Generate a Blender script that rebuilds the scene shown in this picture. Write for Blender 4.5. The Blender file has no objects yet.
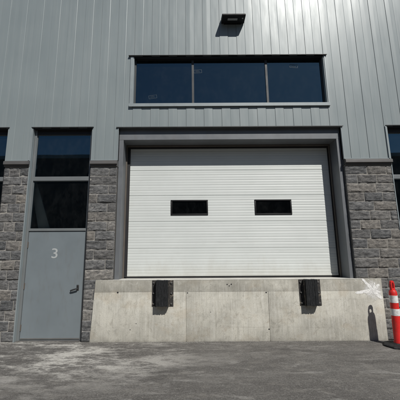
import bpy, bmesh, math, random
from mathutils import Vector, Matrix, noise
random.seed(7)
S = bpy.context.scene
COL = S.collection
PI = math.pi

# ------------------------------------------------------------------ helpers
class MB:
    """collects shapes; build() links them as ONE mesh object"""
    def __init__(self):
        self.bm = bmesh.new()
    def box(self, x0, x1, y0, y1, z0, z1, bev=0.0, seg=1, M=None):
        b = bmesh.new()
        bmesh.ops.create_cube(b, size=1)
        for v in b.verts:
            v.co = Vector(((x0+x1)/2+v.co.x*(x1-x0), (y0+y1)/2+v.co.y*(y1-y0), (z0+z1)/2+v.co.z*(z1-z0)))
        if bev:
            bmesh.ops.bevel(b, geom=list(b.edges), offset=bev, segments=seg, profile=0.5, affect='EDGES')
        self._merge(b, M); return self
    def _merge(self, b, M=None):
        if M is not None:
            for v in b.verts: v.co = M @ v.co
        me = bpy.data.meshes.new('t'); b.to_mesh(me); b.free()
        self.bm.from_mesh(me); bpy.data.meshes.remove(me)
    def cyl(self, c, axis, r0, r1, length, seg=24, caps=True):
        b = bmesh.new()
        bmesh.ops.create_cone(b, cap_ends=caps, segments=seg, radius1=r0, radius2=r1, depth=length)
        q = Vector(axis).normalized().to_track_quat('Z', 'Y').to_matrix().to_4x4()
        self._merge(b, Matrix.Translation(Vector(c)) @ q); return self
    def lathe(self, prof, seg=32, c=(0, 0, 0)):
        rings = []
        for r, z in prof:
            rings.append([self.bm.verts.new((c[0]+r*math.cos(2*PI*k/seg), c[1]+r*math.sin(2*PI*k/seg), c[2]+z)) for k in range(seg)])
        for a, b in zip(rings, rings[1:]):
            for k in range(seg):
                self.bm.faces.new((a[k], a[(k+1) % seg], b[(k+1) % seg], b[k]))
        self.bm.faces.new(rings[-1]); self.bm.faces.new(rings[0][::-1]); return self
    def prism(self, poly, axis, a, b):
        """poly: list of 2D points, extruded along axis ('x','y','z') between a and b"""
        def P(p, t):
            if axis == 'x': return (t, p[0], p[1])
            if axis == 'y': return (p[0], t, p[1])
            return (p[0], p[1], t)
        va = [self.bm.verts.new(P(p, a)) for p in poly]
        vb = [self.bm.verts.new(P(p, b)) for p in poly]
        n = len(poly)
        self.bm.faces.new(va); self.bm.faces.new(vb[::-1])
        for k in range(n):
            self.bm.faces.new((va[k], vb[k], vb[(k+1) % n], va[(k+1) % n]))
        return self
    def tube(self, pts, r, seg=12):
        rings = []
        pts = [Vector(p) for p in pts]
        for i, p in enumerate(pts):
            d = (pts[min(i+1, len(pts)-1)]-pts[max(i-1, 0)]).normalized()
            q = d.to_track_quat('Z', 'Y').to_matrix()
            rings.append([self.bm.verts.new(p+q @ Vector((r*math.cos(2*PI*k/seg), r*math.sin(2*PI*k/seg), 0))) for k in range(seg)])
        for a, b in zip(rings, rings[1:]):
            for k in range(seg):
                self.bm.faces.new((a[k], a[(k+1) % seg], b[(k+1) % seg], b[k]))
        self.bm.faces.new(rings[0]); self.bm.faces.new(rings[-1]); return self
    def build(self, name, mat, parent=None, smooth=False, bevel=0.0):
        bmesh.ops.recalc_face_normals(self.bm, faces=list(self.bm.faces))
        if smooth:
            for f in self.bm.faces: f.smooth = True
            for e in self.bm.edges:
                if len(e.link_faces) == 2 and e.calc_face_angle(0) > math.radians(38): e.smooth = False
        me = bpy.data.meshes.new(name); self.bm.to_mesh(me); self.bm.free()
        o = bpy.data.objects.new(name, me); COL.objects.link(o)
        if mat: me.materials.append(mat)
        if parent: o.parent = parent
        if bevel:
            m = o.modifiers.new('b', 'BEVEL'); m.width = bevel; m.segments = 2; m.limit_method = 'ANGLE'
        return o

def tag(o, label=None, cat=None, group=None, kind=None):
    if label: o['label'] = label
    if cat: o['category'] = cat
    if group: o['group'] = group
    if kind: o['kind'] = kind
    return o
def empty(name, loc=(0, 0, 0)):
    o = bpy.data.objects.new(name, None); COL.objects.link(o); o.location = loc; o.empty_display_size = 0.3
    return o
def copy_tree(o, parent=None):
    c = o.copy(); COL.objects.link(c); c.parent = parent
    for ch in [k for k in bpy.data.objects if k.parent == o]: copy_tree(ch, c)
    return c

# ------------------------------------------------------------------ materials
class NT:
    def __init__(self, name):
        self.m = bpy.data.materials.new(name); self.m.use_nodes = True
        self.n = self.m.node_tree.nodes; self.l = self.m.node_tree.links
        self.b = self.n['Principled BSDF']; self.out = self.n['Material Output']
        self.tc = self.n.new('ShaderNodeTexCoord')
    def L(self, a, b): self.l.new(a, b)
    def mapping(self, scale=(1, 1, 1), loc=(0, 0, 0), rot=(0, 0, 0)):
        m = self.n.new('ShaderNodeMapping'); m.inputs['Scale'].default_value = scale
        m.inputs['Location'].default_value = loc; m.inputs['Rotation'].default_value = rot
        self.L(self.tc.outputs['Object'], m.inputs[0]); return m.outputs[0]
    def noise(self, scale, detail=4, rough=.55, vec=None, dist=0.0):
        t = self.n.new('ShaderNodeTexNoise'); t.inputs['Scale'].default_value = scale
        t.inputs['Detail'].default_value = detail; t.inputs['Roughness'].default_value = rough
        t.inputs['Distortion'].default_value = dist
        self.L(vec if vec else self.tc.outputs['Object'], t.inputs['Vector']); return t.outputs[0]
    def ramp(self, fac, stops):
        r = self.n.new('ShaderNodeValToRGB'); e = r.color_ramp.elements
        while len(e) < len(stops): e.new(0.5)
        for k, (p, c) in enumerate(stops):
            e[k].position = p
            e[k].color = (c, c, c, 1) if isinstance(c, (int, float)) else (*c, 1)
        self.L(fac, r.inputs[0]); return r.outputs[0]
    def mix(self, fac, a, b, mode='MIX'):
        m = self.n.new('ShaderNodeMix'); m.data_type = 'RGBA'; m.blend_type = mode
        for s, v in ((m.inputs[0], fac), (m.inputs[6], a), (m.inputs[7], b)):
            if isinstance(v, (int, float)): s.default_value = v if s == m.inputs[0] else (v, v, v, 1)
            elif isinstance(v, tuple): s.default_value = (*v, 1)
            else: self.L(v, s)
        return m.outputs[2]
    def math(self, op, a, b=0.0, clamp=False):
        m = self.n.new('ShaderNodeMath'); m.operation = op; m.use_clamp = clamp
        for s, v in ((m.inputs[0], a), (m.inputs[1], b)):
            if isinstance(v, (int, float)): s.default_value = v
            else: self.L(v, s)
        return m.outputs[0]
    def mapr(self, v, a, b, c=0.0, d=1.0):
        m = self.n.new('ShaderNodeMapRange'); self.L(v, m.inputs[0])
        for k, x in enumerate((a, b, c, d)): m.inputs[k+1].default_value = x
        m.interpolation_type = 'SMOOTHSTEP'
        return m.outputs[0]
    def xyz(self):
        s = self.n.new('ShaderNodeSeparateXYZ'); self.L(self.tc.outputs['Object'], s.inputs[0]); return s.outputs
    def bump(self, h, strength=.3, dist=.01, prev=None):
        b = self.n.new('ShaderNodeBump'); b.inputs['Strength'].default_value = strength; b.inputs['Distance'].default_value = dist
        self.L(h, b.inputs['Height'])
        if prev: self.L(prev, b.inputs['Normal'])
        self.L(b.outputs[0], self.b.inputs['Normal']); return b.outputs[0]
    def set(self, color=None, rough=None, metal=None, spec=None):
        for k, v in (('Base Color', color), ('Roughness', rough), ('Metallic', metal), ('Specular IOR Level', spec)):
            if v is None: continue
            s = self.b.inputs[k]
            if isinstance(v, tuple): s.default_value = (*v, 1)
            elif isinstance(v, (int, float)): s.default_value = v
            else: self.L(v, s)
        return self

def paint(name, col, rough=.45, var=.08, metal=0.0, spec=.5, grime=0.0, bump=.05):
    t = NT(name)
    n = t.noise(2.3, 5); v = t.ramp(n, [(.3, 1-var), (.7, 1+var)])
    c = t.mix(1.0, col, v, 'MULTIPLY')
    if grime:
        g = t.noise(9, 6, .65, t.mapping((1, 1, .25)))
        c = t.mix(t.math('MULTIPLY', t.mapr(g, .5, .75), grime), c, (.12, .105, .09))
    r = t.mapr(t.noise(6, 4), .3, .7, rough-.05, rough+.07)
    t.set(c, r, metal, spec)
    t.bump(t.noise(160, 2), bump, .002)
    return t.m

def mat_siding():
    t = NT('painted_steel_siding')
    big = t.noise(.7, 4, .5)
    streak = t.noise(3.0, 5, .6, t.mapping((6, 1, .18)))
    c = t.mix(t.mapr(big, .35, .65), (.222, .258, .266), (.244, .281, .288))
    c = t.mix(t.math('MULTIPLY', t.mapr(streak, .45, .75), .22), c, (.34, .36, .355))
    d = t.noise(9.0, 6, .7, t.mapping((3, 1, .15), (3, 0, 1)))
    c = t.mix(t.math('MULTIPLY', t.mapr(d, .55, .8), .25), c, (.21, .225, .225))
    r = t.mapr(t.noise(2, 5, .6, t.mapping((4, 1, .5))), .3, .7, .35, .45)
    t.set(c, r, .04, .45)
    h = t.noise(1.6, 2, .4, t.mapping((2.0, 1, .45)))
    b = t.bump(h, .5, .014)
    t.bump(t.noise(260, 2), .04, .001, b)
    return t.m

def mat_block():
    t = NT('split_face_block')
    g = t.n.new('ShaderNodeNewGeometry')
    rnd = g.outputs['Random Per Island']
    base = t.ramp(rnd, [(0, (.105, .108, .112)), (.2, (.178, .180, .182)), (.4, (.135, .134, .134)), (.6, (.235, .220, .200)), (.8, (.130, .133, .138)), (1, (.255, .245, .230))])
    n = t.noise(20, 9, .78, t.mapping((.6, 1, 1.5)), .4)
    c = t.mix(t.mapr(n, .35, .68), t.mix(1.0, base, (.42, .43, .45), 'MULTIPLY'), t.mix(1.0, base, (1.5, 1.48, 1.44), 'MULTIPLY'))
    n2 = t.noise(90, 3, .6)
    c = t.mix(t.math('MULTIPLY', t.mapr(n2, .56, .7), .45), c, (.36, .35, .33))
    w = t.noise(4, 6, .7)
    c = t.mix(t.math('MULTIPLY', t.mapr(w, .6, .8), .4), c, (.38, .37, .35))
    t.set(c, .92, 0, .25)
    b = t.bump(n, .9, .02)
    t.bump(t.noise(120, 4, .7), .6, .004, b)
    return t.m

def mat_concrete(name='cast_concrete', base=(.52, .505, .445), stain=1.0):
    t = NT(name)
    o = t.xyz()
    n = t.noise(1.7, 8, .62)
    c = t.mix(t.mapr(n, .3, .7), tuple(v*.76 for v in base), tuple(v*1.18 for v in base))
    # board-form streaks, vertical
    s = t.noise(5, 6, .6, t.mapping((5.5, 1, .22)))
    c = t.mix(t.math('MULTIPLY', t.mapr(s, .46, .66), .34*stain), c, (.66, .65, .60))
    s2 = t.noise(7, 7, .65, t.mapping((3.5, 1, .35), (7, 0, 2)))
    c = t.mix(t.math('MULTIPLY', t.mapr(s2, .50, .70), .34*stain), c, (.27, .262, .225))
    # tan patches
    p = t.noise(1.9, 6, .6, t.mapping((1, 1, 1.5), (11, 3, 5)))
    c = t.mix(t.math('MULTIPLY', t.mapr(p, .52, .66), .42*stain), c, (.43, .375, .29))
    ru = t.noise(2.6, 8, .78, t.mapping((1, 1, .9), (31, 2, 14)), .6)
    c = t.mix(t.math('MULTIPLY', t.mapr(ru, .57, .66), .38*stain), c, (.30, .235, .165))
    scr = t.noise(5, 7, .8, t.mapping((.3, 1, 4), (5, 1, 3), (0, .12, 0)))
    c = t.mix(t.math('MULTIPLY', t.mapr(scr, .60, .66), .4*stain), c, (.22, .21, .185))
    # darker wet band along the top edge
    top = t.mapr(t.math('ADD', o[2], t.math('MULTIPLY', t.noise(1.6, 7, .68, t.mapping((1, 1, .5), (3, 0, 0))), .9)), 1.32, 1.60)
    c = t.mix(t.math('MULTIPLY', top, .60*stain), c, (.22, .21, .18))
    # splash dirt at the foot
    low = t.mapr(t.math('ADD', o[2], t.math('MULTIPLY', t.noise(4, 6, .7), .3)), .22, .12)
    c = t.mix(t.math('MULTIPLY', low, .45*stain), c, (.22, .205, .18))
    # blotches and drips
    bl = t.noise(8.5, 9, .72, t.mapping((1, 1, .8), (4, 9, 1)), .6)
    c = t.mix(t.math('MULTIPLY', t.mapr(bl, .54, .66), .42*stain), c, (.25, .235, .20))
    c = t.mix(t.math('MULTIPLY', t.mapr(bl, .44, .34), .35*stain), c, (.62, .61, .56))
    # faint horizontal lift lines of the form boards
    wv = t.n.new('ShaderNodeTexWave'); wv.bands_direction = 'Z'; wv.inputs['Scale'].default_value = .62; wv.inputs['Distortion'].default_value = .5; wv.inputs['Detail'].default_value = 3
    t.L(t.tc.outputs['Object'], wv.inputs['Vector'])
    ln = t.math('MULTIPLY', t.mapr(wv.outputs[1], .985, 1.0), t.mapr(t.noise(1.3, 3), .45, .6))
    c = t.mix(t.math('MULTIPLY', ln, .16*stain), c, (.24, .22, .19))
    # bug holes
    v = t.n.new('ShaderNodeTexVoronoi'); v.inputs['Scale'].default_value = 13; t.L(t.tc.outputs['Object'], v.inputs['Vector'])
    hole = t.mapr(v.outputs['Distance'], .10, .05)
    gate = t.mapr(t.noise(5, 2), .54, .6)
    hole = t.math('MULTIPLY', hole, gate)
    c = t.mix(t.math('MULTIPLY', hole, .6), c, (.13, .12, .10))
    f = t.noise(70, 6, .7)
    c = t.mix(t.math('MULTIPLY', t.mapr(f, .48, .66), .34), c, (.27, .26, .225))
    f2 = t.noise(21, 8, .78, t.mapping((1, 1, .8), (6, 1, 2)))
    c = t.mix(t.math('MULTIPLY', t.mapr(f2, .54, .66), .38*stain), c, (.23, .22, .19))
    c = t.mix(t.math('MULTIPLY', t.mapr(f2, .46, .34), .30*stain), c, (.66, .65, .60))
    t.set(c, .9, 0, .3)
    h = t.math('SUBTRACT', t.math('ADD', t.math('MULTIPLY', s, .6), t.math('MULTIPLY', f, .25)), t.math('MULTIPLY', hole, .8))
    t.bump(h, .5, .008)
    return t.m

def mat_asphalt():
    t = NT('dusty_asphalt')
    o = t.xyz()
    agg = t.noise(120, 4, .85)
    c = t.mix(t.mapr(agg, .42, .60), (.046, .043, .040), (.165, .157, .147))
    n = t.noise(.55, 7, .6)
    c = t.mix(t.math('MULTIPLY', t.mapr(n, .35, .7), .6), c, (.122, .116, .108))
    # tracked pale mud and concrete dust, streaked along the wall
    d1 = t.noise(1.15, 9, .66, t.mapping((.62, 1.55, 1), (2.3, 1.2, 0), (0, 0, .16)), .5)
    d2 = t.noise(7, 7, .7, t.mapping((.8, 1.6, 1), (0, 0, 0), (0, 0, .2)))
    left = t.mapr(t.math('ADD', o[0], t.math('MULTIPLY', t.noise(.8, 3), 1.4)), 1.6, -1.2, .12, 1.0)
    near = t.mapr(t.math('ADD', o[1], t.math('MULTIPLY', t.noise(1.1, 4, .6, t.mapping((1, 1, 1), (5, 5, 0))), 1.0)), -1.9, -.7, .10, 1.0)
    m = t.math('ADD', t.math('MULTIPLY', d1, .65), t.math('MULTIPLY', d2, .35))
    m = t.mapr(t.math('ADD', m, t.math('MULTIPLY', t.math('SUBTRACT', t.noise(26, 6, .8, t.mapping((.8, 1.3, 1))), .5), .26)), .462, .585)
    m = t.math('MULTIPLY', m, t.math('MULTIPLY', left, near))
    c = t.mix(t.math('MULTIPLY', m, .88), c, (.54, .525, .485))
    # fine white scuffs everywhere
    sc = t.noise(2.1, 9, .72, t.mapping((.7, 2.2, 1), (9, 4, 0), (0, 0, -.35)), .8)
    c = t.mix(t.math('MULTIPLY', t.mapr(sc, .535, .64), .40), c, (.34, .33, .31))
    md = t.noise(5, 8, .7, t.mapping((.8, 1.4, 1), (1, 7, 0)))
    c = t.mix(t.math('MULTIPLY', t.mapr(md, .5, .62), .25), c, (.24, .225, .20))
    c = t.mix(t.math('MULTIPLY', t.mapr(md, .47, .36), .40), c, (.075, .069, .064))
    cr = t.noise(34, 5, .75)
    c = t.mix(t.math('MULTIPLY', t.mapr(cr, .52, .62), .35), c, (.26, .25, .235))
    c = t.mix(t.math('MULTIPLY', t.mapr(cr, .48, .38), .38), c, (.060, .056, .052))
    # darker damp / oily patches
    dk = t.noise(.9, 6, .6, t.mapping((1, 1.6, 1), (20, 6, 0)))
    c = t.mix(t.math('MULTIPLY', t.mapr(dk, .52, .70), .45), c, (.052, .048, .046))
    v = t.n.new('ShaderNodeTexVoronoi'); v.inputs['Scale'].default_value = 75; t.L(t.tc.outputs['Object'], v.inputs['Vector'])
    st = t.math('MULTIPLY', t.mapr(v.outputs['Distance'], .26, .16), t.mapr(t.noise(30, 2), .52, .58))
    c = t.mix(t.math('MULTIPLY', st, .6), c, (.27, .26, .24))
    t.set(c, .88, 0, .3)
    b = t.bump(n, .35, .03)
    t.bump(t.math('ADD', agg, t.math('MULTIPLY', v.outputs['Distance'], -.6)), .55, .006, b)
    return t.m

def mat_glass(name, refl=.10, tint=(.30, .36, .40)):
    t = NT(name); t.n.remove(t.b)
    tr = t.n.new('ShaderNodeBsdfTransparent'); tr.inputs[0].default_value = (*tint, 1)
    gl = t.n.new('ShaderNodeBsdfGlossy'); gl.inputs['Roughness'].default_value = .02; gl.inputs[0].default_value = (.45, .80, 1, 1)
    fr = t.n.new('ShaderNodeFresnel'); fr.inputs[0].default_value = 1.5
    f = t.math('ADD', fr.outputs[0], refl, True)
    h = t.noise(.9, 2, .4)
    bp = t.n.new('ShaderNodeBump'); bp.inputs['Strength'].default_value = .12; bp.inputs['Distance'].default_value = .01
    t.L(h, bp.inputs['Height']); t.L(bp.outputs[0], gl.inputs['Normal'])
    mx = t.n.new('ShaderNodeMixShader'); t.L(f, mx.inputs[0]); t.L(tr.outputs[0], mx.inputs[1]); t.L(gl.outputs[0], mx.inputs[2])
    # thin film of dust
    df = t.n.new('ShaderNodeBsdfDiffuse'); df.inputs[0].default_value = (.4, .42, .42, 1)
    m2 = t.n.new('ShaderNodeMixShader')
    t.L(t.mapr(t.noise(5, 8, .75, t.mapping((1.2, 1, .7), (1, 2, 3))), .40, .8, .003, .020), m2.inputs[0])
    t.L(mx.outputs[0], m2.inputs[1]); t.L(df.outputs[0], m2.inputs[2]); t.L(m2.outputs[0], t.out.inputs[0])
    return t.m

def mat_rubber():
    t = NT('black_rubber')
    n = t.noise(22, 7, .7, t.mapping((2.5, 1, .5)))
    c = t.mix(t.mapr(n, .42, .75), (.009, .010, .011), (.040, .042, .045))
    t.set(c, .7, 0, .35); t.bump(t.noise(60, 6, .7), .7, .006); return t.m

def mat_steel_rust():
    t = NT('weathered_black_steel')
    n = t.noise(14, 7, .7)
    c = t.mix(t.mapr(n, .52, .70), (.040, .038, .036), (.24, .20, .155))
    t.set(c, .72, .25, .4); t.bump(n, .4, .004); return t.m

def mat_door_white():
    t = NT('white_sectional_door_steel')
    n = t.noise(1.1, 5, .6)
    c = t.mix(t.mapr(n, .3, .7), (.585, .615, .60), (.625, .655, .64))
    d = t.noise(5, 7, .7, t.mapping((.5, 1, 2.2)))
    c = t.mix(t.math('MULTIPLY', t.mapr(d, .52, .8), .25), c, (.45, .46, .43))
    o = t.xyz()
    low = t.mapr(t.math('ADD', o[2], t.math('MULTIPLY', t.noise(3, 7, .75, t.mapping((1, 1, .5))), .9)), 2.0, 1.55)
    c = t.mix(t.math('MULTIPLY', low, .42), c, (.42, .40, .35))
    sc = t.noise(4, 8, .8, t.mapping((.35, 1, 3.5), (2, 0, 7), (0, .2, 0)))
    c = t.mix(t.math('MULTIPLY', t.mapr(sc, .60, .68), .28), c, (.36, .36, .34))
    t.set(c, .42, 0, .45)
    t.bump(t.noise(300, 3, .6), .12, .0015); return t.m

def mat_orange():
    t = NT('red_orange_plastic')
    n = t.noise(9, 6, .7)
    c = t.mix(t.mapr(n, .3, .75), (.60, .014, .014), (.70, .026, .022))
    c = t.mix(t.math('MULTIPLY', t.mapr(t.noise(22, 8, .75, t.mapping((1, 1, .45))), .50, .66), .6), c, (.30, .07, .05))
    t.set(c, .5, 0, .4); return t.m

def mat_band():
    t = NT('white_reflective_sheeting')
    c = t.mix(t.math('MULTIPLY', t.mapr(t.noise(18, 8, .75), .45, .64), .7), (.78, .78, .77), (.40, .38, .36))
    t.set(c, .4, 0, .5); return t.m

def mat_sprayed():
    t = NT('white_spray_paint')
    t.set((.84, .84, .82), .7, 0, .3)
    n = t.noise(26, 9, .8); a = t.mapr(n, .32, .50, .0, 1.0); t.L(a, t.b.inputs['Alpha'])
    return t.m
def mat_spray():
    t = NT('white_overspray')
    t.set((.84, .84, .82), .8, 0, .2)
    g_ = t.n.new('ShaderNodeVectorMath'); g_.operation = 'DISTANCE'
    t.L(t.tc.outputs['Object'], g_.inputs[0]); g_.inputs[1].default_value = (3.575, -.0265, .915)
    r_ = t.math('ADD', g_.outputs['Value'], t.math('MULTIPLY', t.math('SUBTRACT', t.noise(9, 5, .7), .5), .30))
    f = t.mapr(r_, .22, .02, 0, .95)
    f = t.math('MULTIPLY', f, t.mapr(t.noise(60, 8, .8), .36, .55))
    t.L(f, t.b.inputs['Alpha']); return t.m

M = dict(
    siding=mat_siding(), block=mat_block(), concrete=mat_concrete(), asphalt=mat_asphalt(),
    mortar=mat_concrete('mortar', (.32, .31, .295), .5), sill=mat_concrete('pale_ledge_concrete', (.55, .54, .50), .15),
    trim=paint('siding_trim', (.258, .294, .305), .45, .06, .1, grime=.12),
    flashing=paint('dark_flashing', (.028, .03, .031), .5, .1, .1),
    surround=paint('dock_surround_steel', (.150, .160, .172), .45, .10, .15, grime=.25),
    dark=paint('gasket_and_shade_black', (.014, .014, .016), .6),  # seal black, also used as painted shade on heads and right door liners
    bronze=paint('stop_moulding', (.12, .105, .09), .5, .1, .2),
    frame=paint('window_frame_aluminium', (.20, .215, .22), .4, .06, .3),
    dframe=paint('dark_window_frame', (.030, .034, .038), .55, .06, 0),
    slab=paint('grey_steel_door', (.168, .196, .212), .42, .06, 0, .5, grime=.28),
    cap=paint('cap_metal', (.105, .102, .10), .5, .15, .2, grime=.3),
    glass=mat_glass('tinted_window_glass', .09, (.22, .27, .30)),
    glass2=mat_glass('door_glass', .02, (.30, .34, .36)), glass3=mat_glass('clear_transom_glass', .03, (.84, .88, .88)),
    rubber=mat_rubber(), rust=mat_steel_rust(), white=mat_door_white(), red=mat_orange(), band=mat_band(),
    black=paint('black_housing', (.008, .008, .009), .55, .1, spec=.3),
    number=paint('pale_lettering', (.40, .42, .42), .5, .05),
    handle=paint('worn_dark_steel', (.10, .10, .10), .35, .2, .8),
    steel=paint('satin_steel', (.42, .42, .41), .32, .08, .9),
    lens=paint('lamp_lens', (.30, .31, .31), .25, .05), sticker=paint('faded_sticker', (.05, .075, .095), .6, .3),
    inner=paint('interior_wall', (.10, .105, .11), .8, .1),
    beige=paint('beige_board', (.60, .57, .50), .7, .08),
    roof=paint('roof_membrane', (.3, .3, .3), .8, .1),
    far=paint('dark_cladding', (.07, .075, .08), .6, .15),
    grit=paint('grit_stone', (.24, .23, .21), .9, .3), spray=mat_spray(),
    sprayed=mat_sprayed(),
)

# ------------------------------------------------------------------ ground
g = MB()
n = 60
for i in range(n):
    pass
R = 160
xs = [-R, -60, -25, -12] + [-9+.3*k for k in range(61)] + [12, 25, 60, R]
ys = [-R, -60, -25, -12] + [-9+.3*k for k in range(31)] + [.6, 14, 60, R]
grid = [[g.bm.verts.new((x, y, -.008*abs(noise.noise(Vector((x*.6, y*.6, 0)))) if abs(x) < 9 and -9 < y < -.25 else 0)) for x in xs] for y in ys]
for a, b in zip(grid, grid[1:]):
    for k in range(len(xs)-1): g.bm.faces.new((a[k], a[k+1], b[k+1], b[k]))
tag(g.build('ground', M['asphalt'], None, True), kind='structure')

# ------------------------------------------------------------------ warehouse
B = empty('warehouse')
tag(B, 'grey metal-clad warehouse bay with stone-block piers, white dock door and door number 3', 'building')
ZTOP, XL, XR = 9.6, -10.2, 11.0
COURSE = .1905
# openings in the facade: x0,x1,z0,z1
UW = (-1.19, 3.055, 4.865, 6.005)
DK = (-1.475, 3.285, 1.135, 4.30)
DOORS = [(-5.11, -3.845), (-3.31, -2.045), (4.272, 5.54)]
OPEN = [UW, DK] + [(a, b, 0, 4.30) for a, b in DOORS]
ZS = 3.575   # bottom edge of the siding

def cut(segs, z0, z1):
    new = []
    for lo, hi in segs:
        if hi <= z0 or lo >= z1: new.append((lo, hi)); continue
        if lo < z0: new.append((lo, z0))
        if hi > z1: new.append((z1, hi))
    return new
# --- siding with a shallow rib profile
PITCH, X0 = .386, 3.832
prof = []      # (x, y)
k0 = int((XL-X0)/PITCH)-1
for k in range(k0, k0+62):
    b = X0+k*PITCH
    t1, t2 = random.uniform(-.0022, .0010), random.uniform(-.0018, .0018)
    prof += [(b-.003, .003), (b-.001, .006), (b+.001, -.005), (b+.003, -.006),
             (b+.004+.0925, -.0064+t1), (b+.182, -.006),
             (b+.186, -.0045), (b+.1905, .0022), (b+.1925, .006), (b+.195, .0032), (b+.29, .0027+t2)]
prof = [p for p in prof if XL <= p[0] <= XR]
def py(x):
    for (a, ya), (b, yb) in zip(prof, prof[1:]):
        if a <= x <= b: return ya+(yb-ya)*(x-a)/max(b-a, 1e-6)
    return 0
cuts = sorted(set([round(p[0], 5) for p in prof]+[v for o in OPEN for v in o[:2]]))
s = MB(); cache = {}
def sv(x, z):
    key = (round(x, 5), round(z, 4))
    if key not in cache: cache[key] = s.bm.verts.new((x, py(x), z))
    return cache[key]
for a, b in zip(cuts, cuts[1:]):
    mid = (a+b)/2
    segs = [(ZS, ZTOP)]
    for (x0, x1, z0, z1) in OPEN:
        if x0 < mid < x1:
            segs = cut(segs, z0, z1)
    for lo, hi in segs:
        s.bm.faces.new((sv(a, lo), sv(b, lo), sv(b, hi), sv(a, hi)))
sd = s.build('metal_siding', M['siding'], B)
# --- sub-wall behind cladding (keeps interior dark)
s = MB()
def wall_with_openings(mb, y0, y1, zlo, zhi):
    xs_ = sorted(set([XL, XR]+[v for o in OPEN for v in o[:2]]))
    for a, b in zip(xs_, xs_[1:]):
        mid = (a+b)/2; segs = [(zlo, zhi)]
        for (x0, x1, z0, z1) in OPEN:
            if x0 < mid < x1:
                segs = cut(segs, z0, z1)
        for lo, hi in segs: mb.box(a, b, y0, y1, lo, hi)
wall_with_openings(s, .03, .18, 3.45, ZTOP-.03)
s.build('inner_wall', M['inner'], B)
# --- body: sides, back, roof, interior floor, parapet
s = MB()
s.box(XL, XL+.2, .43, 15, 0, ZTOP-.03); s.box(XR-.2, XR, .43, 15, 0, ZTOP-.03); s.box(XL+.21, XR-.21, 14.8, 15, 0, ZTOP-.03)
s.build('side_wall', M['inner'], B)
MB().box(XL+.2, XR-.2, .43, 14.8, ZTOP-.4, ZTOP-.2).build('roof', M['roof'], B)
MB().box(XL-.05, XR+.05, -.06, .5, ZTOP-.02, ZTOP+.12, .006).build('parapet_cap', M['trim'], B)
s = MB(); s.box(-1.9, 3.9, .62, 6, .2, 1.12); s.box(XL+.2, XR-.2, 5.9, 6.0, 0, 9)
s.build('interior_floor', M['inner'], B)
s = MB()
for x in (-3.6, -1.2, 1.2, 3.6): s.box(x, x+.12, .5, 5.9, 7.2, 7.5)
for y in (1.5, 3.2, 4.9): s.box(XL+.3, XR-.3, y, y+.1, 7.5, 7.65)
s.build('ceiling_joist', M['inner'], B)

# --- masonry piers: individually displaced split-face blocks over a mortar bed
def block(mb, x0, x1, z0, z1, fine=True):
    J = .0045
    x0 += J; x1 -= J; z0 += J; z1 -= J
    st = .018 if fine else .06
    nx = max(2, int((x1-x0)/st)); nz = max(3, int((z1-z0)/st))
    off = random.uniform(-.004, .006); sd_ = random.uniform(0, 90)
    tx, tz = random.uniform(-.012, .012), random.uniform(-.05, .05)
    V = []
    for j in range(nz+1):
        row = []
        for i in range(nx+1):
            x = x0+(x1-x0)*i/nx; z = z0+(z1-z0)*j/nz
            e = min(i, nx-i)/nx*(x1-x0); f = min(j, nz-j)/nz*(z1-z0)
            edge = min(1, min(e, f)/.02)
            h = noise.noise(Vector((x*7, sd_, z*15)))*.015+abs(noise.noise(Vector((x*17, sd_+5, z*38))))*.013+noise.noise(Vector((x*60, sd_+9, z*90)))*.003
            y = .008-edge*(.011+off)-h*(.25+.75*edge)+tz*(z-(z0+z1)/2)+tx*(x-(x0+x1)/2)
            row.append(mb.bm.verts.new((x, max(y, -.022), z)))
        V.append(row)
    for a, b in zip(V, V[1:]):
        for i in range(nx): mb.bm.faces.new((a[i], a[i+1], b[i+1], b[i]))
    rim = V[0]+[r[-1] for r in V[1:]]+V[-1][-2::-1]+[r[0] for r in V[-2:0:-1]]
    back = [mb.bm.verts.new((v.co.x, .06, v.co.z)) for v in rim]
    for i in range(len(rim)):
        j = (i+1) % len(rim); mb.bm.faces.new((rim[i], back[i], back[j], rim[j]))
def pier(name, x0, x1, zlo=0.0, fine=True, phase=0.0, pattern=None):
    root = MB().box(x0+.008, x1-.008, .0095, .42, zlo, 3.445).build(name, M['mortar'], B)
    mb = MB(); c0 = int(round(zlo/COURSE))
    for c in range(c0, 18):
        z0, z1 = c*COURSE, (c+1)*COURSE
        if pattern:
            js = pattern[c % len(pattern)]
        else:
            js = []; x = (c % 2)*.2+phase
            while x < x1-x0-.05:
                if x > .05: js.append(x)
                x += .4
        edges = [x0]+[x0+j for j in js if .03 < j < x1-x0-.03]+[x1]
        for a, b in zip(edges, edges[1:]): block(mb, a, b, z0, z1, fine)
    mb.build('stone_block', M['block'], root, True)
    return root
p1 = pier('masonry_pier', -3.845, -3.31, 0, True, 0, [[.27], [.14, .40], [.31], [.20, .46], [.39], [.12, .33]])
p2 = pier('masonry_pier', -2.045, -1.478, 0, True, 0, [[.165], [.40], [.17], [.39], [.175], [.40], [.0], [.40], [.16], [.42]])
p3 = pier('masonry_pier', 3.288, 4.272, 0, True, 0, [[.38, .80], [.20, .60], [.42, .83], [.0, .52], [.34, .72], [.60], [.24, .64], [.46, .86], [.52], [.30, .70]])
p4 = pier('masonry_wall', XL, -5.11, 0, False)
p5 = pier('masonry_wall', 5.54, XR, 0, False)
p1['label'] = 'stone-block pier left of door 3'; p2['label'] = 'narrow stone-block pier between door 3 and the dock door'; p3['label'] = 'stone-block pier right of the dock door'
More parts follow.
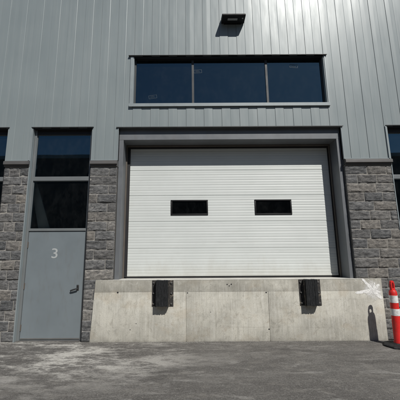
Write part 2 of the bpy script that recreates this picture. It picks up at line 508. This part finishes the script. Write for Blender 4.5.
for (a, b) in ((-3.87, -3.312), (-2.043, -1.40), (3.245, 4.27), (XL, -5.11), (5.54, XR)):
    c = MB()
    a_, b_ = max(a, XL), b
    if abs(a+2.043) < .01: b_ = -1.478
    if abs(a-3.245) < .01: a_ = 3.29
    if abs(a+3.87) < .01: a_ = -3.843
    c.prism([(.012, 3.446), (-.022, 3.446), (-.026, 3.482), (-.062, 3.484), (-.064, 3.492), (-.060, 3.552), (-.012, 3.573), (.012, 3.573)], 'x', a_, b_)
    c.build('pier_cap', M['cap'], B, bevel=.003)
    # thin drip trim at siding foot
    MB().box(a_, b_, -.013, .02, 3.576, 3.592).build('siding_base_trim', M['trim'], B)

# --- upper strip window
w = MB()
fy0, fy1 = .085, .14
w.box(UW[0], UW[1], fy0, fy1, UW[2], UW[2]+.045); 
for x, hw in ((UW[0]+.02, .02), (.125, .026), (1.785, .026), (UW[1]-.02, .02)):
    w.box(x-hw, x+hw, fy0-.002, fy1-.004, UW[2]+.045, UW[3]-.029)
uw = w.build('upper_window', M['dframe'], B, bevel=.003); MB().box(UW[0], UW[1], fy0, fy1, UW[3]-.028, UW[3]-.0065).build('head_member', M['dark'], uw); uw['label'] = 'long three-pane strip window above the dock door'  # head member coloured black, painting in the shade under the flashing
for a, b in ((UW[0]+.04, .099), (.151, 1.759), (1.811, UW[1]-.04)):
    MB().box(a, b, .104, .110, UW[2]+.045, UW[3]-.028).build('pane', M['glass'], uw)
# reveals + trims
MB().box(UW[0]-.012, UW[0]+.004, -.004, .084, UW[2]-.01, UW[3]).build('reveal', M['trim'], uw)
MB().box(UW[1]-.004, UW[1]+.012, -.004, .084, UW[2]-.01, UW[3]).build('reveal', M['trim'], uw)
MB().box(UW[0]+.004, UW[1]-.004, -.004, .084, UW[3]-.006, UW[3]+.01).build('reveal_head', M['dark'], uw)  # recess soffit blackened to paint in its shade
MB().box(UW[0]-.075, UW[0]-.0125, -.018, .012, UW[2]-.085, UW[3]+.004).build('window_trim', M['trim'], uw, bevel=.002)
MB().box(UW[1]+.0125, UW[1]+.045, -.018, .012, UW[2]-.085, UW[3]+.004).build('window_trim', M['trim'], uw, bevel=.002)
w = MB().prism([(.084, UW[2]+.004), (-.042, UW[2]-.014), (-.042, UW[2]-.085), (-.034, UW[2]-.085), (.084, UW[2]-.012)], 'x', UW[0]-.076, UW[1]+.046)
w.build('sill', M['trim'], uw)
w = MB().prism([(.01, UW[3]+.024), (-.045, UW[3]+.014), (-.045, UW[3]+.002), (-.041, UW[3]+.002), (-.041, UW[3]+.007), (.01, UW[3]+.014)], 'x', UW[0]-.12, UW[1]+.075)
w.build('head_flashing', M['flashing'], uw)
for (x, z, a) in ((.24, 5.70, -.06), (-.77, 5.08, -.15), (2.42, 5.82, .1)):
    m = MB(); 
    for (x0, x1, z0, z1) in ((-.09, .09, .035, .04), (-.09, .09, -.04, -.035), (-.09, -.085, -.0345, .0345), (.085, .09, -.0345, .0345), (-.05, .03, .01, .014), (-.06, .05, -.012, -.008)):
        m.box(x0, x1, -.001, .001, z0, z1)
    st = m.build('glass_sticker', M['sticker'], uw)
    st.location = (x, .1025, z); st.rotation_euler = (0, a, 0)

# --- entry-door bays
NUMBER = 3
def entry(x0, x1, number=None, label=None):
    r = MB()     # frame at y .09-.15
    a, b = x0+.004, x1-.004
    r.box(a, a+.046, .085, .17, .0, 4.295); r.box(b-.046, b, .085, .17, .0, 4.295)
    r.box(a+.046, b-.046, .083, .168, 3.165, 3.25)
    r.box(a+.046, b-.046, .087, .168, 2.108, 2.152)
    f = r.build('door_frame', M['frame'], B, bevel=.003)
    MB().box(a+.046, b-.046, .087, .168, 4.20, 4.293).build('head_member', M['dark'], f)  # frame head made black, shadow at the top put into the colour
    if label: f['label'] = label
    t = MB()     # siding-coloured left reveal liner and face trim
    t.box(x0-.016, x0+.003, -.012, .084, .0, 4.30); MB().box(x1-.003, x1+.0005, .004, .084, .0, 4.30).build('reveal_side', M['dark'], f)  # right liner is black: its shade is painted into the material
    t.box(x0-.045, x0-.0165, -.022, -.008, 3.58, 4.305)
    t.build('reveal_trim', M['trim'], f, bevel=.002)
    MB().box(x0+.003, x1-.003, .0, .084, 4.296, 4.309).build('reveal_head', M['dark'], f)  # underside of the opening painted dark as shade
    MB().prism([(.01, 4.330), (-.030, 4.324), (-.030, 4.311), (-.027, 4.311), (-.027, 4.318), (.01, 4.322)], 'x', x0-.03, x1+.03).build('head_flashing', M['flashing'], f)
    MB().box(a+.046, b-.046, .125, .131, 3.25, 4.20).build('pane', M['glass'], f)
    MB().box(a+.046, b-.046, .125, .131, 2.152, 3.165).build('pane', M['glass3'], f)
    g_ = MB()
    for z0, z1 in ((3.25, 4.2), (2.152, 3.165)):
        g_.box(a+.046, a+.058, .112, .124, z0, z1); g_.box(b-.058, b-.046, .112, .124, z0, z1)
        g_.box(a+.058, b-.058, .112, .124, z0, z0+.012); g_.box(a+.058, b-.058, .112, .124, z1-.012, z1)
    g_.build('glazing_bead', M['frame'], f)
    d = MB().box(a+.05, b-.05, .105, .15, .022, 2.104, .003, 2).build('entry_door', M['slab'], B)
    MB().box(a+.046, b-.046, .06, .17, .0, .018, .003).build('threshold', M['steel'], d)
    MB().box(a+.06, b-.06, .098, .1045, .03, .052, .001).build('door_sweep', M['steel'], d)
    for z in (1.83, 1.02, .24):
        h = MB(); h.cyl((a+.048, .096, z), (0, 0, 1), .011, .011, .12, 12); h.box(a+.05, a+.062, .1035, .1045, z-.055, z+.055)
        h.build('hinge', M['bronze'], d, True)
    hx, hz = b-.145, .965
    h = MB(); h.box(hx-.024, hx+.024, .097, .1045, hz-.035, hz+.075, .004, 2)
    h.cyl((hx, .083, hz), (0, 1, 0), .013, .013, .034, 16)
    h.tube([(hx+.006, .062, hz+.004), (hx-.02, .058, hz), (hx-.06, .058, hz-.012), (hx-.115, .064, hz-.030), (hx-.128, .075, hz-.034)], .0145)
    h.cyl((hx, .094, hz+.052), (0, 1, 0), .012, .012, .012, 16)
    h.build('door_handle', M['handle'], d, True)
    if number:
        cu = bpy.data.curves.new('n', 'FONT'); cu.body = str(number); cu.size = .285; cu.extrude = .0006; cu.align_x = 'CENTER'; cu.offset = .002
        o = bpy.data.objects.new('n', cu); COL.objects.link(o)
        dg = bpy.context.evaluated_depsgraph_get(); dg.update()
        me = bpy.data.meshes.new_from_object(o.evaluated_get(dg)); bpy.data.objects.remove(o)
        me.materials.clear(); me.materials.append(M['number'])
        t_ = bpy.data.objects.new('door_number', me); COL.objects.link(t_); t_.parent = d
        t_['label'] = 'pale number 3 on the grey door'
        t_.rotation_euler = (PI/2, 0, 0); t_.scale = (1.12, .97, 1); t_.location = (-2.70, .1035, 1.565)
    return d
d3 = entry(*DOORS[1], 3, 'tall two-pane frame over door 3')
d3['label'] = 'grey steel entry door marked 3 with a lever handle'
entry(*DOORS[0]); entry(*DOORS[2])
# interior stair stringer seen through the lower transom pane of door 3
PSTR = [(-3.42, 3.20), (-3.29, 3.20), (-2.86, 2.0), (-3.12, 2.0)]
m = MB().prism(PSTR, 'y', .29, .33)
m.build('stair_stringer', M['beige'], B)
# --- dock door surround
FY = .07
s = MB()
zb = 1.137
s.box(DK[0]+.002, DK[0]+.095, FY, .425, zb, 4.055); s.box(DK[1]-.085, DK[1]-.002, FY, .425, zb, 4.055)
s.box(DK[0]+.002, DK[1]-.002, FY-.002, .425, 4.0555, 4.296)

sur = s.build('dock_surround', M['surround'], B, bevel=.004)
JL, JR = DK[0]+.095, DK[1]-.085      # clear opening
MB().box(DK[0]-.014, DK[0], -.014, FY+.02, 3.58, 4.30).build('jamb_return', M['trim'], sur)
MB().box(DK[1], DK[1]+.014, -.010, FY+.02, 3.58, 4.30).build('jamb_return', M['trim'], sur)
MB().prism([(.01, 4.322), (-.030, 4.315), (-.030, 4.298), (-.027, 4.298), (-.027, 4.309), (.01, 4.313)], 'x', DK[0]-.05, DK[1]+.045).build('head_flashing', M['flashing'], sur)
s = MB()     # stop moulding (angle) in front of the door
s.box(JL+.001, JL+.03, .385, .424, zb, 4.02); s.box(JR-.03, JR-.001, .385, .424, zb, 4.02); s.box(JL+.001, JR-.001, .383, .424, 4.0205, 4.0545)
s.build('stop_moulding', M['bronze'], sur, bevel=.002)
s = MB()     # rubber weather seal
s.box(JL+.003, JL+.09, .426, .444, zb+.02, 4.05); s.box(JR-.05, JR-.003, .426, .444, zb+.02, 4.05); s.box(JL+.09, JR-.05, .426, .444, 3.985, 4.05)
s.build('weather_seal', M['dark'], sur)
# --- the sectional door: ribbed sections
DY = .45
dl, dr, dz0 = -1.31, 3.19, 1.172
root = None
sec = .575
z = dz0; first = None
WIN = [(-.375, .432), (1.462, 2.265)]; WZ0, WZ1 = 2.470, 2.800
dm = MB()
def strip(zs_ys):
    # vertical profile extruded in x, leaving the two lite openings free
    for (za, ya), (zb_, yb) in zip(zs_ys, zs_ys[1:]):
        spans = [(dl, dr)]
        if za >= WZ0-1e-6 and zb_ <= WZ1+1e-6:
            spans = [(dl, WIN[0][0]), (WIN[0][1], WIN[1][0]), (WIN[1][1], dr)]
        for a, b in spans:
            nseg = 8
            vs0 = [dm.bm.verts.new((a+(b-a)*i/nseg, ya, za)) for i in range(nseg+1)]
            vs1 = [dm.bm.verts.new((a+(b-a)*i/nseg, yb, zb_)) for i in range(nseg+1)]
            for i in range(nseg): dm.bm.faces.new((vs0[i], vs0[i+1], vs1[i+1], vs1[i]))
P = [(dz0, DY+.01)]
zc = dz0; rib = .115; k = 0
while zc < 4.3:
    seam = (k % 5 == 0 and k > 0)
    gdep = .008 if seam else .003
    P += [(zc+.004, DY+gdep), (zc+(.008 if seam else .007), DY+gdep), (zc+.014, DY), (zc+.050, DY-.0008), (zc+.057, DY+.0012), (zc+.062, DY+.0012), (zc+.069, DY-.0008), (zc+.110, DY)]
    zc += rib; k += 1
P = sorted(P+[(WZ0, 0), (WZ1, 0)], key=lambda q: q[0])
for i, (a, b) in enumerate(P):
    if b == 0: P[i] = (a, P[i-1][1])
strip(P)
bmesh.ops.remove_doubles(dm.bm, verts=list(dm.bm.verts), dist=1e-5)
dd = dm.build('dock_door', M['white'], B)
dd['label'] = 'white ribbed sectional dock door with two small black windows'
MB().box(dl, dr, DY+.016, DY+.05, dz0, 2.40).build('door_core', M['white'], dd)
MB().box(dl, dr, DY-.004, DY+.03, zb+.001, dz0-.002, .004).build('bottom_seal', M['dark'], dd)
MB().box(dl+.01, dr-.01, DY-.012, DY-.0012, dz0+.004, dz0+.045, .002).build('bottom_rail', M['white'], dd)
for a, b in WIN:
    f = MB(); t_ = .028
    f.box(a-.004, b+.004, DY-.014, DY+.03, WZ0-.004, WZ0+t_, .006, 2); f.box(a-.004, b+.004, DY-.014, DY+.03, WZ1-t_, WZ1+.004, .006, 2)
    f.box(a-.004, a+t_, DY-.013, DY+.029, WZ0+t_-.006, WZ1-t_+.006, .004, 2); f.box(b-t_, b+.004, DY-.013, DY+.029, WZ0+t_-.006, WZ1-t_+.006, .004, 2)
    w_ = f.build('door_window', M['black'], dd, True)
    MB().box(a+t_-.002, b-t_+.002, DY+.004, DY+.010, WZ0+t_-.002, WZ1-t_+.002).build('pane', M['glass2'], w_)
for z_ in (3.22, 2.07):
    h = MB(); h.box(dr-.055, dr-.02, DY-.02, DY-.006, z_-.05, z_+.05, .003)
    h.build('edge_bracket', M['steel'], dd)

# --- concrete dock wall (cast in lifts with open form joints)
cx0t, cx0b, cx1 = -1.810, -1.872, 3.752
CY = -.026
s = MB()
ZJ, TOP = .905, 1.134
def cbox(x0, x1, z0, z1, xb=None):
    b = bmesh.new(); xb = x0 if xb is None else xb
    vs = [(xb, CY, z0), (x1, CY, z0), (x1, .62, z0), (xb, .62, z0), (x0, CY, z1), (x1, CY, z1), (x1, .62, z1), (x0, .62, z1)]
    v = [b.verts.new(p) for p in vs]
    for f in ((0, 1, 5, 4), (1, 2, 6, 5), (2, 3, 7, 6), (3, 0, 4, 7), (4, 5, 6, 7), (3, 2, 1, 0)): b.faces.new([v[i] for i in f])
    bmesh.ops.bevel(b, geom=list(b.edges), offset=.0025, segments=2, profile=.5, affect='EDGES')
    s._merge(b)
xm = cx0b+(cx0t-cx0b)*ZJ/TOP
cbox(xm, -.056, 0, ZJ-.001, cx0b); cbox(-.046, 1.530, 0, ZJ-.001); cbox(1.540, cx1, 0, ZJ-.001)
cbox(cx0t, cx1, ZJ+.0006, TOP, xm)
s.box(xm+.03, cx1-.03, CY+.009, .6, .01, TOP-.03)
dock = s.build('dock_wall', M['concrete'], B, True)
dock['label'] = 'pale cast concrete dock wall under the white door'
MB().box(DK[0]-.1, DK[1]+.12, CY-.003, .60, TOP-.010, TOP+.0025, .003).build('dock_edge', M['sill'], dock)
# tie holes
def hole(x, z, r):
    MB().cyl((x, CY-.0005, z), (0, 1, 0), r, r*.8, .003, 12).build('tie_hole', M['dark'], dock)
for x, z, r in ((-1.37, .90, .016), (-.02, .885, .011), (1.50, .885, .014), (.42, .53, .007), (1.52, .215, .013),
                (.75, 1.04, .012), (.83, 1.042, .013), (.79, 1.012, .010), (-1.0, .33, .008), (-1.11, .22, .008)):
    hole(x, z, r)
# sprayed white mark
s = MB()
def shard(cx, cz, ang, ln, w0, w1, seed):
    pts_u, pts_l = [], []
    n_ = 9
    for i in range(n_+1):
        t_ = i/n_
        x = cx+math.cos(ang)*ln*t_; z = cz+math.sin(ang)*ln*t_
        w = (w0+(w1-w0)*t_)*(1+.5*noise.noise(Vector((i*.9, seed, 3))))*(1 if i < n_ else .2)
        pts_u.append((x-math.sin(ang)*w, z+math.cos(ang)*w)); 
        w = (w0+(w1-w0)*t_)*(1+.5*noise.noise(Vector((i*.9, seed, 8))))*(1 if i < n_ else .2)
        pts_l.append((x+math.sin(ang)*w, z-math.cos(ang)*w))
    u = [s.bm.verts.new((x, CY-.0022-seed*.0003, z)) for x, z in pts_u]; l = [s.bm.verts.new((x, CY-.0022-seed*.0003, z)) for x, z in pts_l]
    for i in range(n_): s.bm.faces.new((u[i], u[i+1], l[i+1], l[i]))
cxp, czp = 3.575, .915
for k, (a, ln, w0, w1) in enumerate(((3.28, .36, .036, .022), (2.30, .30, .030, .020), (.72, .17, .030, .022), (5.45, .22, .036, .026), (1.30, .15, .016, .012), (6.0, .14, .02, .014))):
    shard(cxp, czp, a, ln, w0, w1, k)
for k in range(260):
    a = random.uniform(0, 2*PI); rr = abs(random.gauss(0, .13))
    x, z_ = cxp+math.cos(a)*rr, czp+math.sin(a)*rr*.8
    if x > cx1-.01 or z_ > TOP-.02: continue
    r_ = random.uniform(.0015, .006); nn = 6
    s.bm.faces.new([s.bm.verts.new((x+r_*math.cos(2*PI*j/nn), CY-.0055-k*.00001, z_+r_*math.sin(2*PI*j/nn)*random.uniform(.7, 1.3))) for j in range(nn)])
sp = s.build('paint_splash', M['sprayed'], dock); sp['label'] = 'white sprayed star-shaped mark'

MB().box(3.30, cx1-.008, CY-.0016, CY-.0010, .66, TOP-.012).build('paint_overspray', M['spray'], dock)

# --- wall pack light
L_ = empty('wall_light', (1.045, 0, 6.82))
tag(L_, 'small black wall light on the grey siding above the strip window', 'wall light')
m = MB(); m.prism([(-.016, .0), (-.10, -.006), (-.245, -.002), (-.27, .012), (-.272, .045), (-.25, .065), (-.016, .14)], 'x', -.262, .262)
m.build('housing', M['black'], L_, bevel=.012)
MB().box(-.20, .20, -.015, -.004, -.01, .15, .004).build('mounting_plate', M['black'], L_)
Mx = Matrix.Translation((0, -.165, -.006))
MB().box(-.13, .09, -.03, .03, -.006, .004, .003, 1, Mx).build('lens', M['lens'], L_)
MB().cyl((.2, -.2, -.005), (0, .3, 1), .016, .016, .03, 14).build('photocell', M['lens'], L_)

# --- dock bumpers
def bumper():
    r = empty('dock_bumper', (-.50, CY-.002, .64))
    nl = 11; xa, xb = -.118, .112
    rb = MB()
    for i in range(nl):
        a = xa+(xb-xa)*i/nl; b = xa+(xb-xa)*(i+1)/nl-.0015
        j = random.uniform(-.006, .004); jz = random.uniform(-.006, .006)
        rb.box(a, b, -.135+j, -.008, .01+jz, .492+jz*.5, .003)
    rb.build('rubber_pad', M['rubber'], r)
    for sgn in (-1, 1):
        br = MB(); x = xa-.002 if sgn < 0 else xb+.001
        if sgn < 0: br.box(x-.085, x, -.008, 0, .0, .485, .001); br.box(x-.008, x-.0005, -.11, -.0085, .0, .485, .001)
        else: br.box(x, x+.095, -.008, 0, .0, .485, .001); br.box(x+.0005, x+.008, -.11, -.0085, .0, .485, .001)
        bk = br.build('angle_bracket', M['rust'], r)
        for z in (.05, .245, .44):
            MB().cyl((x+sgn*.055, -.017, z), (0, 1, 0), .016, .016, .018, 6).build('bolt', M['steel'], bk)
    for z in (.13, .37):
        MB().cyl((0, -.072, z), (1, 0, 0), .009, .009, .262, 10).build('tie_rod', M['rust'], r)
    return r
b1 = bumper(); b2 = copy_tree(b1); b2.location.x = 2.345
tag(b1, 'black laminated rubber bumper on the concrete, left one below the dock door', 'dock bumper', 'rubber bumpers on the dock wall')
tag(b2, 'black laminated rubber bumper on the concrete, right one nearer the orange post', 'dock bumper', 'rubber bumpers on the dock wall')

# --- traffic channelizer post
Cn = empty('traffic_post', (3.70, -.42, 0))
tag(Cn, 'red-orange traffic post with two white bands on a black rubber base', 'traffic post')
prof_ = [(.066, .0), (.071, .03), (.068, .06)]
body = MB()
body.lathe([(.082, .045), (.084, .075), (.0745, .09), (.0735, .42), (.071, .445), (.0705, .64), (.068, .66), (.067, .76), (.0665, .90), (.060, .935), (.047, .955)], 32)
body.build('tube', M['red'], Cn, True)
hd = MB()   # flattened grip with a hole
R1 = []
outer = [(-.040, .945), (-.044, 1.06), (-.032, 1.105), (-.012, 1.122), (.012, 1.122), (.032, 1.105), (.044, 1.06), (.040, .945)]
inner = [(-.019, .985), (-.021, 1.05), (-.014, 1.078), (-.006, 1.086), (.006, 1.086), (.014, 1.078), (.021, 1.05), (.019, .985)]
for yy in (-.021, .021):
    R1.append(([hd.bm.verts.new((x, yy, z)) for x, z in outer], [hd.bm.verts.new((x, yy, z)) for x, z in inner]))
(oa, ia), (ob, ib) = R1
for i in range(8):
    j = (i+1) % 8
    hd.bm.faces.new((oa[i], oa[j], ia[j], ia[i])); hd.bm.faces.new((ob[i], ib[i], ib[j], ob[j]))
    hd.bm.faces.new((oa[i], ob[i], ob[j], oa[j])); hd.bm.faces.new((ia[i], ia[j], ib[j], ib[i]))
hd.build('grip', M['red'], Cn, bevel=.007)
for z0, z1, r0, r1 in ((.74, .865, .0690, .0685), (.52, .635, .0725, .0722)):
    MB().lathe([(r0-.004, z0-.001), (r0, z0), (r1, z1), (r1-.004, z1+.001)], 32).build('reflective_band', M['band'], Cn, True)
bs = MB(); 
bs.lathe([(.262, .0), (.262, .026), (.242, .038), (.12, .05), (.10, .062), (.086, .062)], 8)
bmesh.ops.rotate(bs.bm, verts=list(bs.bm.verts), cent=(0, 0, 0), matrix=Matrix.Rotation(PI/8, 3, 'Z'))
bs.build('rubber_base', M['rubber'], Cn, bevel=.005)
Cn.rotation_euler = (math.radians(.5), math.radians(-.8), .3)

# --- loose grit along the foot of the wall
gm = MB()
for k in range(1900):
    x = random.uniform(-4.3, 4.6); y = -.04-abs(random.gauss(0, .06)) if k < 1400 else random.uniform(-2.6, -.1)
    if -3.30 < x < -2.06 and y > -.1 and random.random() < .7: continue
    r = random.uniform(.002, .0065)*(1.5 if random.random() < .06 else 1)
    b = bmesh.new(); bmesh.ops.create_icosphere(b, subdivisions=1, radius=r)
    for v in b.verts: v.co *= random.uniform(.7, 1.2); v.co.z *= .6
    gm._merge(b, Matrix.Translation((x, y, r*.25)))
tag(gm.build('gravel', M['grit'], None), 'loose grit scattered along the foot of the wall', 'gravel', kind='stuff')

# --- building across the yard (mirrored in the glass)
F = empty('warehouse_opposite', (0, -26, 0)); F.name = 'opposite_warehouse'
tag(F, 'dark warehouse across the yard, mirrored in the lower glass above door 3', 'building')
MB().box(-45, 45, -14, 0, 0, 12.4).build('wall', M['far'], F)
MB().box(-45.2, 45.2, -14.2, .12, 12.401, 12.8).build('parapet_cap', M['trim'], F)
for x in range(-36, 37, 9):
    MB().box(x-1.8, x+1.8, .01, .08, 1.2, 4.4).build('dock_door', M['trim'], F)

# ------------------------------------------------------------------ light
sun_dir = Vector((.52, -1.0, 1.23)).normalized()      # towards the sun
elev = math.asin(sun_dir.z)
ld = bpy.data.lights.new('sun', 'SUN'); ld.energy = 4.3; ld.angle = math.radians(.53); ld.color = (1, .965, .91)
lo = bpy.data.objects.new('sun', ld); COL.objects.link(lo)
lo.rotation_euler = (-sun_dir).to_track_quat('-Z', 'Y').to_euler(); lo.location = (10, -20, 25)
W = bpy.data.worlds.new('World'); S.world = W; W.use_nodes = True
nt = W.node_tree; sky = nt.nodes.new('ShaderNodeTexSky'); sky.sky_type = 'NISHITA'; sky.sun_disc = False
sky.sun_elevation = elev; sky.sun_rotation = math.atan2(sun_dir.x, sun_dir.y)
sky.air_density = 1.0; sky.dust_density = .4; sky.ozone_density = 1.4
nt.links.new(sky.outputs[0], nt.nodes['Background'].inputs[0]); nt.nodes['Background'].inputs[1].default_value = .05

# ------------------------------------------------------------------ camera
cam = bpy.data.cameras.new('camera'); co = bpy.data.objects.new('camera', cam); COL.objects.link(co); S.camera = co
cam.sensor_width = 36; cam.lens = 310/400*36; cam.shift_x = 12/400; cam.clip_start = .05; cam.clip_end = 1000
co.location = (0, -6.25, 1.53)
pitch = math.atan(310/1630)
co.matrix_world = Matrix.Translation(co.location) @ Matrix.Rotation(PI/2+pitch, 4, 'X') @ Matrix.Rotation(math.radians(-.35), 4, 'Z')

S.render.engine = 'CYCLES'
S.render.resolution_x = S.render.resolution_y = 1024
S.view_settings.view_transform = 'Standard'; S.view_settings.look = 'None'
S.view_settings.exposure = 0; S.view_settings.gamma = 1
S.cycles.max_bounces = 8; S.cycles.transparent_max_bounces = 12
